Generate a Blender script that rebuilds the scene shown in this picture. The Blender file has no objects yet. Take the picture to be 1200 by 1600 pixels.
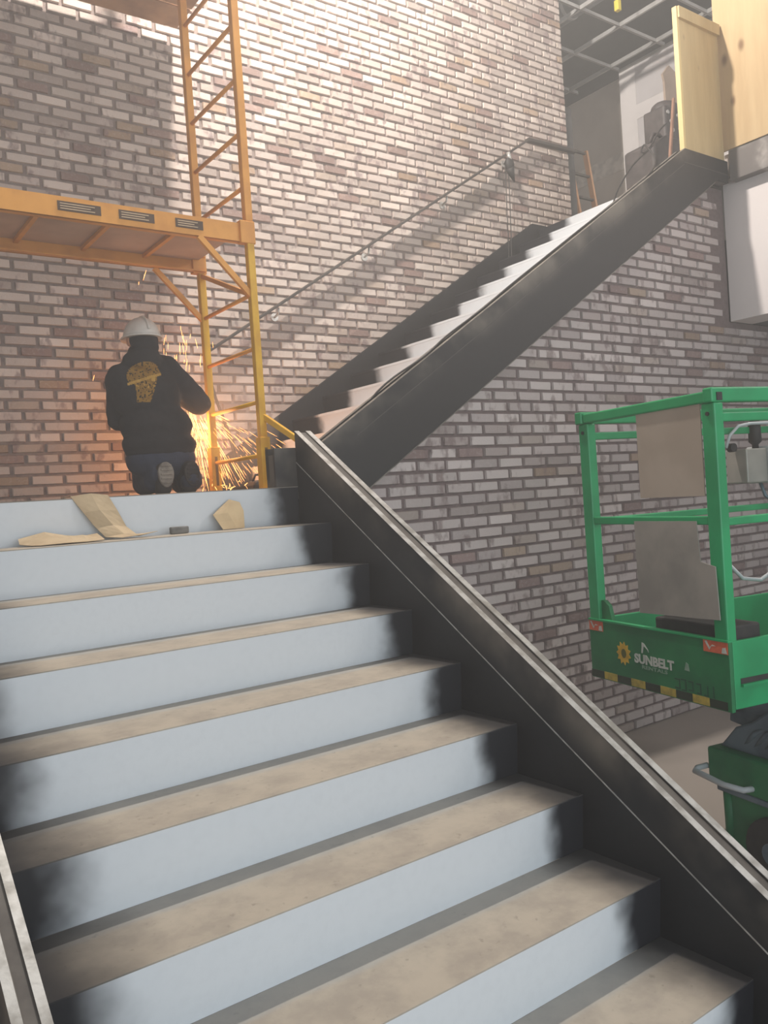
import bpy, bmesh, math, random
from mathutils import Vector, Matrix, noise as mnoise
from mathutils.bvhtree import BVHTree
random.seed(7)
scene = bpy.context.scene
COL = scene.collection

def lin(c):
    return tuple(((v/255.0)/12.92 if v/255.0 <= .04045 else ((v/255.0+.055)/1.055)**2.4) for v in c)

# ------------------------------------------------------------------ camera
F, YAW, PITCH, ROLL = 1305.62, .625179, -.018344, -.066775
CAM = Vector((-2.01625, -3.48188, -.07697))
def cam_axes():
    cy, sy, cp, sp = math.cos(YAW), math.sin(YAW), math.cos(PITCH), math.sin(PITCH)
    fwd = Vector((sy*cp, cy*cp, sp)); right = Vector((cy, -sy, 0)); up = right.cross(fwd)
    cr, sr = math.cos(ROLL), math.sin(ROLL)
    return cr*right+sr*up, -sr*right+cr*up, fwd
RX, UP, FW = cam_axes()
camd = bpy.data.cameras.new('camera'); cam = bpy.data.objects.new('camera', camd); COL.objects.link(cam)
camd.sensor_fit = 'HORIZONTAL'; camd.sensor_width = 36; camd.lens = 36*F/1200
camd.clip_start = .02; camd.clip_end = 200
m = Matrix.Identity(4)
for i in range(3):
    m[i][0] = RX[i]; m[i][1] = UP[i]; m[i][2] = -FW[i]; m[i][3] = CAM[i]
cam.matrix_world = m
scene.camera = cam
def project(P):
    d = Vector(P)-CAM; z = d.dot(FW)
    return (600+F*d.dot(RX)/z, 800-F*d.dot(UP)/z, z)

# ------------------------------------------------------------------ world, lamps, exposure
scene.view_settings.view_transform = 'Standard'; scene.view_settings.look = 'None'
scene.view_settings.gamma = 1; scene.view_settings.use_curve_mapping = False
scene.view_settings.exposure = 0.0
w = bpy.data.worlds.new('daylight'); scene.world = w; w.use_nodes = True
w.node_tree.nodes['Background'].inputs[0].default_value = (1.0, .955, .92, 1)
w.node_tree.nodes['Background'].inputs[1].default_value = .37

def area(name, loc, target, sx, sy, power, color):
    l = bpy.data.lights.new(name, 'AREA'); l.shape = 'RECTANGLE'; l.size = sx; l.size_y = sy; l.energy = power; l.color = color
    o = bpy.data.objects.new(name, l); COL.objects.link(o); o.location = loc
    o.rotation_euler = (Vector(target)-Vector(loc)).to_track_quat('-Z', 'Y').to_euler()
    return o
def point(name, loc, power, color, r):
    l = bpy.data.lights.new(name, 'POINT'); l.energy = power; l.color = color; l.shadow_soft_size = r
    o = bpy.data.objects.new(name, l); COL.objects.link(o); o.location = loc
    return o
# storefront glazing behind the photographer
area('storefront_daylight', (-1.2, -7.6, .5), (-.4, 0, -.7), 7, 3.4, 225, (.80, .92, 1.0))
# halogen work light standing above the top deck of the scaffold
point('work_light', (.55, .45, 5.2), 1250, (1.0, .92, .83), .09)

# fill lamp added to brighten the upper room, out of frame to the right
area('upper_floor_fill', (5.2, -5.5, 3.9), (5.9, 3, 3.4), 1.6, 1.4, 165, (1.0, .97, .94))

# ------------------------------------------------------------------ dimensions (metres, origin = right end of the landing edge)
R, T = .1778, .27806            # rise, run
SLOPE = R/T
W = 1.683                       # clear width of the lower flight
FLOOR = -1.75
YF, YB = .12, 1.97              # faces of the two brick walls
UX0, UTOP = .55, 13             # upper flight: first riser, number of risers
UFLOOR = UTOP*R
HAZE = .034
UXE = UX0+(UTOP-1)*T            # edge of the upper floor

# ------------------------------------------------------------------ materials
def newmat(name):
    mt = bpy.data.materials.new(name); mt.use_nodes = True
    nt = mt.node_tree; b = nt.nodes['Principled BSDF']
    return mt, nt, b
def N(nt, t, **kw):
    n = nt.nodes.new(t)
    for k, v in kw.items():
        if k in ('operation', 'data_type', 'blend_type', 'attribute_name', 'attribute_type', 'interpolation_type', 'noise_dimensions', 'feature', 'clamp'):
            setattr(n, k, v)
        else:
            n.inputs[k].default_value = v
    return n
def L(nt, a, b): nt.links.new(a, b)
def rgba(c): return (*lin(c), 1)
def ramp(nt, src, stops):
    r = nt.nodes.new('ShaderNodeValToRGB'); e = r.color_ramp.elements
    while len(e) < len(stops): e.new(.5)
    for el, (p_, c) in zip(e, stops):
        el.position = p_; el.color = c if len(c) == 4 else rgba(c)
    L(nt, src, r.inputs[0]); return r.outputs[0]
def mixc(nt, fac, a, b):
    n = nt.nodes.new('ShaderNodeMix'); n.data_type = 'RGBA'
    for s, i in ((fac, 0), (a, 6), (b, 7)):
        if hasattr(s, 'links'): L(nt, s, n.inputs[i])
        elif i == 0: n.inputs[0].default_value = s
        else: n.inputs[i].default_value = s if len(s) == 4 else rgba(s)
    return n.outputs[2]
def math_(nt, op, a, b=None, c=None):
    n = nt.nodes.new('ShaderNodeMath'); n.operation = op
    for i, s in enumerate((a, b, c)):
        if s is None: continue
        if hasattr(s, 'links'): L(nt, s, n.inputs[i])
        else: n.inputs[i].default_value = s
    return n.outputs[0]
def smooth(nt, v, lo, hi):
    n = nt.nodes.new('ShaderNodeMapRange'); n.interpolation_type = 'SMOOTHSTEP'
    L(nt, v, n.inputs[0])
    for i, s in ((1, lo), (2, hi)):
        if hasattr(s, 'links'): L(nt, s, n.inputs[i])
        else: n.inputs[i].default_value = s
    return n.outputs[0]
def noise_(nt, co, scale, detail=3, rough=.55):
    n = nt.nodes.new('ShaderNodeTexNoise'); n.inputs['Scale'].default_value = scale
    n.inputs['Detail'].default_value = detail; n.inputs['Roughness'].default_value = rough
    if co is not None: L(nt, co, n.inputs['Vector'])
    return n.outputs[0]
def coords(nt, kind='Object'):
    if kind == 'World': return nt.nodes.new('ShaderNodeNewGeometry').outputs['Position']
    return nt.nodes.new('ShaderNodeTexCoord').outputs[kind]
def bump(nt, b, h, strength=.3, dist=.004):
    n = nt.nodes.new('ShaderNodeBump'); n.inputs['Strength'].default_value = strength; n.inputs['Distance'].default_value = dist
    L(nt, h, n.inputs['Height']); L(nt, n.outputs[0], b.inputs['Normal'])
MATS = {}
def M(name, c1, c2=None, scale=9, rough=.6, metal=0, bmp=.15, lo=.35, hi=.7, spec=None):
    if name in MATS: return MATS[name]
    mt, nt, b = newmat(name)
    co = coords(nt, 'World')
    if c2 is None: c2 = tuple(max(0, v*.86) for v in c1)
    n = noise_(nt, co, scale, 4)
    f = smooth(nt, n, lo, hi)
    L(nt, mixc(nt, f, c1, c2), b.inputs['Base Color'])
    b.inputs['Roughness'].default_value = rough; b.inputs['Metallic'].default_value = metal
    if spec is not None: b.inputs['Specular IOR Level'].default_value = spec
    if bmp: bump(nt, b, noise_(nt, co, scale*6, 3), bmp, .003)
    MATS[name] = mt; return mt
def emit(name, c, s):
    mt, nt, b = newmat(name); b.inputs['Base Color'].default_value = rgba(c)
    b.inputs['Emission Color'].default_value = rgba(c); b.inputs['Emission Strength'].default_value = s
    MATS[name] = mt; return mt

def brick_mat(name, single):
    mt, nt, b = newmat(name)
    co = coords(nt, 'World')
    if single: base = nt.nodes.new('ShaderNodeObjectInfo').outputs['Color']
    else:
        a = nt.nodes.new('ShaderNodeAttribute'); a.attribute_name = 'bcol'; base = a.outputs['Color']
    # vertical bands where the wash is missing, and blotches
    mp = nt.nodes.new('ShaderNodeMapping'); mp.inputs['Scale'].default_value = (1, 1, .55); L(nt, co, mp.inputs[0])
    n1 = noise_(nt, mp.outputs[0], 13, 3, .55); n2 = noise_(nt, co, 55, 3, .6); n3 = noise_(nt, co, 1.7, 2)
    f = smooth(nt, math_(nt, 'MULTIPLY_ADD', n3, .22, n1), .66, .80)
    bare = mixc(nt, n2, (122, 104, 103), (142, 123, 121))
    c = mixc(nt, math_(nt, 'MULTIPLY', f, .75), base, bare)
    c = mixc(nt, math_(nt, 'MULTIPLY', smooth(nt, n2, .5, .75), .22), c, (206, 197, 196))
    L(nt, c, b.inputs['Base Color']); b.inputs['Roughness'].default_value = .88; b.inputs['Specular IOR Level'].default_value = .25
    bump(nt, b, noise_(nt, co, 90, 4), .35, .003)
    return mt
B_ONE, B_MANY = brick_mat('whitewashed_brick', True), brick_mat('whitewashed_brick_many', False)
TINT = (1, 1, 1)
def brick_colour(front):
    u = random.random()
    if u < .76: c = random.choice([(190, 180, 178), (196, 187, 185), (184, 174, 173), (202, 193, 191)])
    elif u < .91: c = random.choice([(174, 163, 161), (168, 157, 155), (176, 164, 158)])
    elif u < .97: c = random.choice([(142, 124, 122), (150, 131, 128)])
    else: c = random.choice([(172, 154, 140), (160, 140, 126)])
    k = random.uniform(.94, 1.05)
    return tuple(min(255, v*k*t_) for v, t_ in zip(c, TINT))
MORTAR = M('brown_mortar', (122, 106, 105), (110, 95, 94), 25, .95, 0, .5)
STEEL_BLACK = None
def stringer_mat(name, axis, sgn, x0, z0):
    # black primer with pale dust brushed over the upper edge; the edge line follows the pitch of the flight
    mt, nt, b = newmat(name)
    co = coords(nt, 'World'); s = nt.nodes.new('ShaderNodeSeparateXYZ'); L(nt, co, s.inputs[0])
    run = s.outputs[axis]
    line = math_(nt, 'MULTIPLY_ADD', run, SLOPE*sgn, z0-SLOPE*sgn*x0)
    off = math_(nt, 'SUBTRACT', s.outputs[2], line)
    n = noise_(nt, co, 2.2, 4); n2 = noise_(nt, co, 30, 3)
    d = math_(nt, 'MULTIPLY', smooth(nt, off, .10, .29), smooth(nt, n, .36, .68))
    c = mixc(nt, n2, (21, 21, 25), (32, 31, 35))
    c = mixc(nt, math_(nt, 'MULTIPLY', d, .8), c, (140, 130, 118))
    L(nt, c, b.inputs['Base Color']); b.inputs['Roughness'].default_value = .55
    bump(nt, b, n2, .08, .002)
    return mt
BLACK_LO = stringer_mat('black_primer_lower', 1, 1, 0, 0)
BLACK_UP = stringer_mat('black_primer_upper', 0, 1, UX0, R)
BLACK = M('black_primer', (32, 33, 37), (44, 44, 48), 12, .5, 0, .1)
BARE = M('bare_ground_steel', (196, 194, 190), (150, 146, 140), 18, .38, .35, .1)
GROOVE = M('groove_steel', (98, 92, 86), (78, 72, 68), 10, .6, .1, .1)

def step_mats(W_, which, axis=0, wide=0):
    # riser: white primer with soft black overspray at both ends.  tread: dusty beige pan with grey overspray at both ends, riser shade painted along the back
    mt, nt, b = newmat('white_riser' if which == 'riser' else 'dusty_tread')
    co = coords(nt, 'Object'); s = nt.nodes.new('ShaderNodeSeparateXYZ'); L(nt, co, s.inputs[0])
    wc = coords(nt, 'World')
    rnd = nt.nodes.new('ShaderNodeObjectInfo').outputs['Random']
    x = s.outputs[axis]
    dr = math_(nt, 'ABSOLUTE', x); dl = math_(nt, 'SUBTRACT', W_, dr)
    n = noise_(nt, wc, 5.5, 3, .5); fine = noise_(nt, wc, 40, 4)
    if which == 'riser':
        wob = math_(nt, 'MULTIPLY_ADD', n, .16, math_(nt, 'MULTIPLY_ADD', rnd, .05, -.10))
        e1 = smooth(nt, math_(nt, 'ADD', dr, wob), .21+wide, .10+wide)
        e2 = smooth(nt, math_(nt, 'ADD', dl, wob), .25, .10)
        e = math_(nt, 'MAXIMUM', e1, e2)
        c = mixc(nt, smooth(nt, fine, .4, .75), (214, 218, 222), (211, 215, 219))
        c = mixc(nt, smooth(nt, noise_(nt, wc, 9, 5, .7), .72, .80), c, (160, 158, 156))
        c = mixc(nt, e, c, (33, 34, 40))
        b.inputs['Roughness'].default_value = .5
    else:
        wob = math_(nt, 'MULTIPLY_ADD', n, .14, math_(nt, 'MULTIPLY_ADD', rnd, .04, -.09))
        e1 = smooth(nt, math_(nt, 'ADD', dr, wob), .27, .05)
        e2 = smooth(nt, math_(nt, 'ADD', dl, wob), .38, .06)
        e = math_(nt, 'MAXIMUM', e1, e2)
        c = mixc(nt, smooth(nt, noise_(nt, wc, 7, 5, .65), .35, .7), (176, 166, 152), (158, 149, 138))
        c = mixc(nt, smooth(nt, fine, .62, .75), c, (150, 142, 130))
        back = smooth(nt, math_(nt, 'MULTIPLY_ADD', n, .03, s.outputs[1-axis]), .205, .235)  # band for the shade below the next riser, painted into the colour
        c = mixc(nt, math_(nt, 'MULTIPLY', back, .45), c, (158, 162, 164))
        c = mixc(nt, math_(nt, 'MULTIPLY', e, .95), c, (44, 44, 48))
        b.inputs['Roughness'].default_value = .85; b.inputs['Specular IOR Level'].default_value = .12
    L(nt, c, b.inputs['Base Color'])
    bump(nt, b, fine, .12, .002)
    return mt

# ------------------------------------------------------------------ geometry helpers
class G:
    def __init__(s): s.v = []; s.f = []
    def add(s, vs, fs):
        o = len(s.v); s.v += [Vector(p) for p in vs]; s.f += [tuple(i+o for i in f) for f in fs]; return s
    def box(s, x0, x1, y0, y1, z0, z1):
        return s.add([(x0,y0,z0),(x1,y0,z0),(x1,y1,z0),(x0,y1,z0),(x0,y0,z1),(x1,y0,z1),(x1,y1,z1),(x0,y1,z1)],
                     [(3,2,1,0),(4,5,6,7),(0,1,5,4),(1,2,6,5),(2,3,7,6),(3,0,4,7)])
    def prism(s, poly, axis, a, b):
        n = len(poly)
        def P(u, v, w_): return {0: (w_, u, v), 1: (u, w_, v), 2: (u, v, w_)}[axis]
        vs = [P(u, v, a) for u, v in poly]+[P(u, v, b) for u, v in poly]
        fs = [tuple(range(n)), tuple(range(2*n-1, n-1, -1))]+[(i, (i+1) % n, n+(i+1) % n, n+i) for i in range(n)]
        return s.add(vs, fs)
    def beam(s, p, q, w_, h, up=(0, 0, 1)):
        p, q = Vector(p), Vector(q); d = (q-p).normalized(); u = Vector(up)
        if abs(d.dot(u)) > .95: u = Vector((1, 0, 0))
        a = d.cross(u).normalized()*w_/2; b = a.cross(d).normalized()*h/2
        vs = [p-a-b, p+a-b, p+a+b, p-a+b, q-a-b, q+a-b, q+a+b, q-a+b]
        return s.add(vs, [(3,2,1,0),(4,5,6,7),(0,1,5,4),(1,2,6,5),(2,3,7,6),(3,0,4,7)])
    def tube(s, pts, r, n=8, cap=True):
        pts = [Vector(p) for p in pts]; rs = r if isinstance(r, (list, tuple)) else [r]*len(pts)
        o = len(s.v); prev = None
        for i, p in enumerate(pts):
            d = (pts[min(i+1, len(pts)-1)]-pts[max(i-1, 0)]).normalized()
            if prev is None:
                a = d.cross(Vector((0, 0, 1)) if abs(d.z) < .9 else Vector((1, 0, 0))).normalized()
            else: a = (prev-d*prev.dot(d)).normalized()
            prev = a; b = d.cross(a)
            for k in range(n):
                t = 2*math.pi*k/n; s.v.append(p+(a*math.cos(t)+b*math.sin(t))*rs[i])
        for i in range(len(pts)-1):
            for k in range(n):
                s.f.append((o+i*n+k, o+i*n+(k+1) % n, o+(i+1)*n+(k+1) % n, o+(i+1)*n+k))
        if cap:
            s.f.append(tuple(o+k for k in range(n-1, -1, -1))); s.f.append(tuple(o+(len(pts)-1)*n+k for k in range(n)))
        return s
    def disc(s, c, axis, r, h, n=20):
        c = Vector(c); a = Vector(axis).normalized()*h/2
        return s.tube([c-a, c+a], r, n)
    def sphere(s, c, r, nu=14, nv=9, sc=(1, 1, 1)):
        c = Vector(c); o = len(s.v)
        for j in range(nv+1):
            t = math.pi*j/nv
            for i in range(nu):
                p = 2*math.pi*i/nu
                s.v.append(c+Vector((math.sin(t)*math.cos(p)*sc[0], math.sin(t)*math.sin(p)*sc[1], math.cos(t)*sc[2]))*r)
        for j in range(nv):
            for i in range(nu):
                s.f.append((o+j*nu+i, o+(j+1)*nu+i, o+(j+1)*nu+(i+1) % nu, o+j*nu+(i+1) % nu))
        return s
    def mesh(s, name, bev=0, smooth_=False):
        me = bpy.data.meshes.new(name); me.from_pydata([tuple(p) for p in s.v], [], s.f)
        bm = bmesh.new(); bm.from_mesh(me)
        bmesh.ops.remove_doubles(bm, verts=bm.verts, dist=1e-6)
        bmesh.ops.recalc_face_normals(bm, faces=bm.faces)
        if bev:
            es = [e for e in bm.edges if len(e.link_faces) == 2 and e.calc_face_angle(0) > .6]
            bmesh.ops.bevel(bm, geom=es, offset=bev, segments=2, affect='EDGES', clamp_overlap=True, profile=.5)
        bm.to_mesh(me); bm.free()
        if smooth_:
            me.polygons.foreach_set('use_smooth', [True]*len(me.polygons))
        return me
    def build(s, name, mat, parent=None, bev=0, smooth_=False, local=False):
        if parent is not None and not local:
            o = world_loc(parent)
            s.v = [v-o for v in s.v]
        me = s.mesh(name, bev, smooth_)
        return link(name, me, mat, parent)
def world_loc(o):
    v = Vector(o.location)
    while o.parent: o = o.parent; v = v+Vector(o.location)
    return v
def link(name, me, mat, parent=None, loc=(0, 0, 0)):
    if not me.materials and mat: me.materials.append(mat)
    o = bpy.data.objects.new(name, me); COL.objects.link(o); o.location = loc
    if parent is not None: o.parent = parent
    return o
def tag(o, label=None, cat=None, group=None, kind=None):
    for k, v in (('label', label), ('category', cat), ('group', group), ('kind', kind)):
        if v: o[k] = v
    return o
def thing(name, label, cat, loc=(0, 0, 0), rz=0, group=None):
    o = bpy.data.objects.new(name, None); COL.objects.link(o); o.location = loc; o.rotation_euler = (0, 0, rz)
    o.empty_display_size = .1
    return tag(o, label, cat, group)
def evaluated(me, mods):
    o = bpy.data.objects.new('tmp', me); COL.objects.link(o)
    for t, kw in mods:
        md = o.modifiers.new(t, t)
        for k, v in kw.items(): setattr(md, k, v)
    dg = bpy.context.evaluated_depsgraph_get(); dg.update()
    out = bpy.data.meshes.new_from_object(o.evaluated_get(dg))
    bpy.data.objects.remove(o)
    return out
def text_mesh(name, body, size, extrude=.0006, bold=0.0, width=None):
    cu = bpy.data.curves.new(name, 'FONT'); cu.body = body; cu.size = size; cu.extrude = extrude; cu.offset = bold
    cu.align_x = 'LEFT'; cu.resolution_u = 3
    o = bpy.data.objects.new('tmp', cu); COL.objects.link(o)
    dg = bpy.context.evaluated_depsgraph_get(); dg.update()
    me = bpy.data.meshes.new_from_object(o.evaluated_get(dg)); bpy.data.objects.remove(o)
    if width:
        xs = [v.co.x for v in me.vertices]; k = width/(max(xs)-min(xs)); x0 = min(xs)
        for v in me.vertices: v.co.x = (v.co.x-x0)*k
    return me

# ================================================================== THE SETTING
CONC = M('concrete_floor', (168, 158, 150), (150, 141, 134), 1.6, .55, 0, .1)
fl = G().box(-6, 9, -12, 8, FLOOR-.1, FLOOR).build('floor', CONC); tag(fl, 'bare concrete ground floor beside the stairs', kind='structure')

# --- brick walls: mortar bed + bricks standing proud of it
BL, BH, J, JV = .2032, .0664, .0145, .021
def brick_variants(n):
    out = []
    for i in range(n):
        hx, hz, d = (BL-JV)/2, (BH-J)/2, .014
        r = lambda a: random.uniform(-a, a)
        back = [(-hx, 0, -hz), (hx, 0, -hz), (hx, 0, hz), (-hx, 0, hz)]
        fr = [(-hx+.004+r(.002), -d+r(.002), -hz+.004+r(.002)), (0+r(.03), -d+r(.002), -hz+.003+r(.0016)), (hx-.004+r(.002), -d+r(.002), -hz+.004+r(.002)),
              (hx-.004+r(.002), -d+r(.002), hz-.004+r(.002)), (0+r(.03), -d+r(.002), hz-.003+r(.0016)), (-hx+.004+r(.002), -d+r(.002), hz-.004+r(.002))]
        out.append((back+fr, [(4, 5, 8, 9), (5, 6, 7, 8), (0, 1, 6, 5, 4), (1, 2, 7, 6), (2, 3, 9, 8, 7), (3, 0, 4, 9)]))
    return out
BV = brick_variants(12)
BM_ = []
for i, (v, f) in enumerate(BV):
    g = G().add(v, f); me = g.mesh('brick'); me.materials.append(B_ONE); BM_.append(me)
def brick_wall(wall, Y, x0, x1, z0, z1, keep, seen, most=300):
    cells = []
    nz = int((z1-z0)/BH)+1
    for j in range(nz):
        z = z0+(j+.5)*BH
        if z+BH/2 > z1+.02: continue
        sh = (.5 if j % 2 else 0)*BL+random.uniform(-.012, .012)
        i = -1
        while True:
            x = x0+(i+.5)*BL+sh; i += 1
            if x-BL/2 > x1: break
            a, b = max(x-BL/2, x0), min(x+BL/2, x1)
            if b-a < .045: continue
            cx, s = (a+b)/2, (b-a-JV)/(BL-JV)
            if not keep(cx, z, a, b): continue
            u, v, d = project((cx, Y, z))
            vis = -20 < u < 1220 and -20 < v < 1620 and seen(u, v, cx, z)
            cells.append((0 if vis else 1, d, cx, z, s))
    cells.sort()
    singles, rest = cells[:most], cells[most:]
    wl = world_loc(wall)
    for _, _, x, z, s in singles:
        o = bpy.data.objects.new('brick', random.choice(BM_)); COL.objects.link(o); o.parent = wall
        o.location = Vector((x, Y+.001, z))-wl; o.scale = (s, 1, 1); c = brick_colour(True); o.color = rgba(c)
    vs, fs, cols = [], [], []
    for _, _, x, z, s in rest:
        v, f = random.choice(BV); o = len(vs); c = rgba(brick_colour(False))
        vs += [(p[0]*s+x-wl.x, p[1]+Y+.001-wl.y, p[2]+z-wl.z) for p in v]; fs += [tuple(i+o for i in q) for q in f]; cols += [c]*len(v)
    me = bpy.data.meshes.new('brickwork'); me.from_pydata(vs, [], fs)
    at = me.color_attributes.new('bcol', 'FLOAT_COLOR', 'POINT')
    at.data.foreach_set('color', [k for c in cols for k in c])
    o = link('brickwork', me, B_MANY, wall); o['kind'] = 'stuff'

MORTAR_HAZED = M('haze_paled_mortar', (140, 126, 120), (126, 112, 107), 25, .95, 0, .5)  # mortar colour paled to carry the lit haze over the back wall
wb = G().box(-3.2, 4.40, YB, YB+.22, FLOOR, 5.9).build('wall_back', MORTAR_HAZED); tag(wb, 'tall whitewashed brick wall behind the landing and handrail', kind='structure')
nose_up = lambda x: R+SLOPE*(x-UX0)
def keep_back(x, z, a, b): return z > 0 and (x < .7 or z > nose_up(x)-.25 or z > UFLOOR-.1)
def seen_back(u, v, x, z): return (x < .9 or z > nose_up(x)+.12) and not (-.5 < x < .0 and z < 1.0)
TINT = (1.0, .975, .935)
brick_wall(wb, YB, -3.2, 4.40, .0, 5.9, keep_back, seen_back)

# front wall carries the outer stringer of the upper flight
bot_up = lambda x: nose_up(x)-.125
fw_poly = [(.10, FLOOR), (4.62, FLOOR), (4.62, 1.08), (3.955, 1.08), (3.955, bot_up(3.72)), (3.72, bot_up(3.72)), (.10, bot_up(.10))]
wf = G().prism(fw_poly, 1, YF, YF+.12).build('wall_front', MORTAR); tag(wf, 'whitewashed brick wall under the upper flight of stairs', kind='structure')
def keep_front(x, z, a, b):
    top = z+BH/2
    if b > 3.95 and top > 1.08 and a < 3.95: return False
    if x > 3.95: return top < 1.1
    if b > 3.70: return top < bot_up(3.70)+.03
    return z-BH/2 < bot_up(b)-.004
def seen_front(u, v, x, z): return v < 700+(u-495)*.979
TINT = (1.0, .985, .98)
brick_wall(wf, YF, .10, 4.62, FLOOR, 2.2, keep_front, seen_front)
# the wall turns a corner into the dark room beyond
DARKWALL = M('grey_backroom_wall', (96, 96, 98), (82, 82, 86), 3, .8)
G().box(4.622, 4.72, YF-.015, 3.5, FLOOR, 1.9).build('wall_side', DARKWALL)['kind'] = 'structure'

# ------------------------------------------------------------------ upper floor, bulkhead, upstairs room
DRY = M('taped_drywall', (222, 216, 214), (214, 208, 206), 2.5, .85, 0, .05)
DRYP = M('grey_drywall_paper', (200, 195, 195), (192, 187, 187), 2.5, .85, 0, .05)
DRYD = M('unpainted_drywall', (208, 198, 188), (196, 186, 177), 2.5, .85, 0, .05)
WHITE = M('white_drywall', (232, 224, 222), (228, 220, 218), 1.5, .8, 0, .03)
uf = G().box(UXE+.02, 9, -7, 6, UFLOOR-.16, UFLOOR).build('floor_upper', CONC); tag(uf, 'concrete upper floor at the top of the stairs', kind='structure')
bh = G().box(3.955, 4.25, -7, YF-.012, 1.08, UFLOOR-.165).build('wall_bulkhead', WHITE); tag(bh, 'smooth white drywall bulkhead below the balcony edge', kind='structure')
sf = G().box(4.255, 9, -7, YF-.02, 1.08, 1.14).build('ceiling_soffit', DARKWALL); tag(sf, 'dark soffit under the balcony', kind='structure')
FASC = M('dusty_fascia_steel', (112, 106, 104), (178, 172, 168), 3.2, .6, .1, .1, .42, .62)
fa = G().box(3.87, 3.953, -7, -.002, UFLOOR-.215, UFLOOR+.01).build('trim_1', FASC, bev=.004); tag(fa, 'dusty dark steel fascia along the balcony edge', kind='structure')
WX = 6.10
wr = G().box(WX, WX+.15, -7, 2.59, UFLOOR, 4.6).build('wall_upper_right', DRYP); tag(wr, 'taped drywall wall on the upper floor', kind='structure')
# drywall boards with pale joint-compound bands between them
for y0, y1, z0, z1 in [(2.38, 2.592, UFLOOR, 4.6), (1.16, 1.36, UFLOOR, 4.6), (-.06, .14, UFLOOR, 4.6), (1.36, 2.38, 3.98, 4.14), (.14, 1.16, 3.98, 4.14)]:
    G().box(WX-.006, WX, y0, y1, z0, z1).build('joint_band', DRY, wr)
for y0, y1, z0, z1 in [(1.362, 2.378, 4.142, 4.598), (1.362, 2.378, UFLOOR, 3.978), (.142, 1.158, 4.142, 4.598), (.142, 1.158, UFLOOR, 3.978)]:
    G().box(WX-.004, WX, y0, y1, z0, z1).build('drywall_board', DRYP, wr)
wr2 = G().box(WX+.12, WX+.3, 2.59, 7, UFLOOR, 4.6).build('wall_upper_back', DRYD); tag(wr2, 'unpainted drywall further back on the upper floor', kind='structure')
for z0, z1 in [(3.55, 3.75)]:
    G().box(WX+.114, WX+.12, 2.6, 6, z0, z1).build('joint_band', M('dim_joint', (224, 215, 205)), wr2)
G().box(4.40, WX+.3, 6.0, 6.15, UFLOOR, 5.9).build('wall_upper_end', DRYD)['kind'] = 'structure'
DECK = M('dark_roof_deck', (66, 66, 68), (84, 84, 84), 1.2, .9)
cd = G().box(4.40, 9, -7, 6, 5.25, 5.35).build('ceiling', DECK); tag(cd, 'dark roof deck above the bare ceiling grid', kind='structure')
TBAR = M('white_grid_bar', (168, 166, 164), (150, 148, 146), 6, .5)
cg = thing('ceiling_grid', 'bare white suspended ceiling grid without tiles, upper right', 'ceiling grid', (4.40, 0, 4.6))
for i in range(7):
    y = .75+i*.61
    g = G().box(4.41, WX-.01, y-.012, y+.012, 4.6, 4.604); g.box(4.41, WX-.01, y-.003, y+.003, 4.6, 4.64); g.build('cross_bar', TBAR, cg)
for i in range(3):
    x = 4.72+i*.61
    g = G().box(x-.012, x+.012, .2, 5.9, 4.598, 4.603); g.box(x-.003, x+.003, .2, 5.9, 4.6, 4.645); g.build('main_bar', TBAR, cg)
G().box(WX-.03, WX-.006, .2, 2.58, 4.585, 4.61).build('wall_angle', TBAR, cg)
# ducts and pipes above the grid
du = thing('air_duct', 'grey round duct hanging in the dark space above the ceiling grid', 'duct', (5.3, 2.2, 4.85))
G().tube([(5.1, .3, 4.98), (5.1, 5.8, 4.98)], .14, 18).build('pipe', M('galvanised', (120, 122, 124), (100, 102, 104), 5, .45, .5), du, smooth_=True)
for y in (1.2, 2.4, 3.6): G().tube([(5.1, y, 4.98), (5.1, y+.03, 4.98)], .147, 18).build('band', TBAR, du)
yb_ = thing('hanging_pendant_box', 'small yellow box hanging just under the ceiling grid', 'box', (4.83, 1.61, 4.4))
G().box(4.805, 4.855, 1.585, 1.635, 4.44, 4.54).build('body', M('yellow_plastic', (222, 200, 70)), yb_, .006)
G().tube([(4.83, 1.61, 4.54), (4.83, 1.61, 5.249)], .005, 6).build('hanger', TBAR, yb_)
# steel jamb at the end of the brick wall
JAMB = M('dark_jamb', (70, 70, 70), (88, 90, 90), 3, .6)
jb = G().box(4.42, 4.52, YB+.02, YB+.15, UFLOOR, 3.60).build('trim_2', JAMB, bev=.004); tag(jb, 'dark steel jamb at the end of the brick wall', kind='structure')

# ================================================================== LOWER FLIGHT
ls = thing('lower_staircase', 'wide lower flight with white risers, dusty beige treads and black stringers', 'staircase', (-W/2, -1.4, FLOOR))
wl = world_loc(ls)
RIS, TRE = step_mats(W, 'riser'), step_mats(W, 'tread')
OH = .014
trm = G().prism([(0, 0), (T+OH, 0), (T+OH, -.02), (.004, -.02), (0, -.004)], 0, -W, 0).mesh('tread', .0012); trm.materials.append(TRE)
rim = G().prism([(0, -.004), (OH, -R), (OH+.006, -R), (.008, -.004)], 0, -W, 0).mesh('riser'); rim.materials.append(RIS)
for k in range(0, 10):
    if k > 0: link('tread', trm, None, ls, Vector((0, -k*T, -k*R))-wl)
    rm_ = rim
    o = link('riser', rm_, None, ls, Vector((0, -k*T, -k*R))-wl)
    if k == 9: o.scale = (1, 1, (-(FLOOR)-9*R)/R)
TOPO, BOTO = .265, -.32
def pitched(y0, y1, lo, hi): return [(y0, y0*SLOPE+lo), (y1, y1*SLOPE+lo), (y1, y1*SLOPE+hi), (y0, y0*SLOPE+hi)]
YE = -9.55*T
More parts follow.
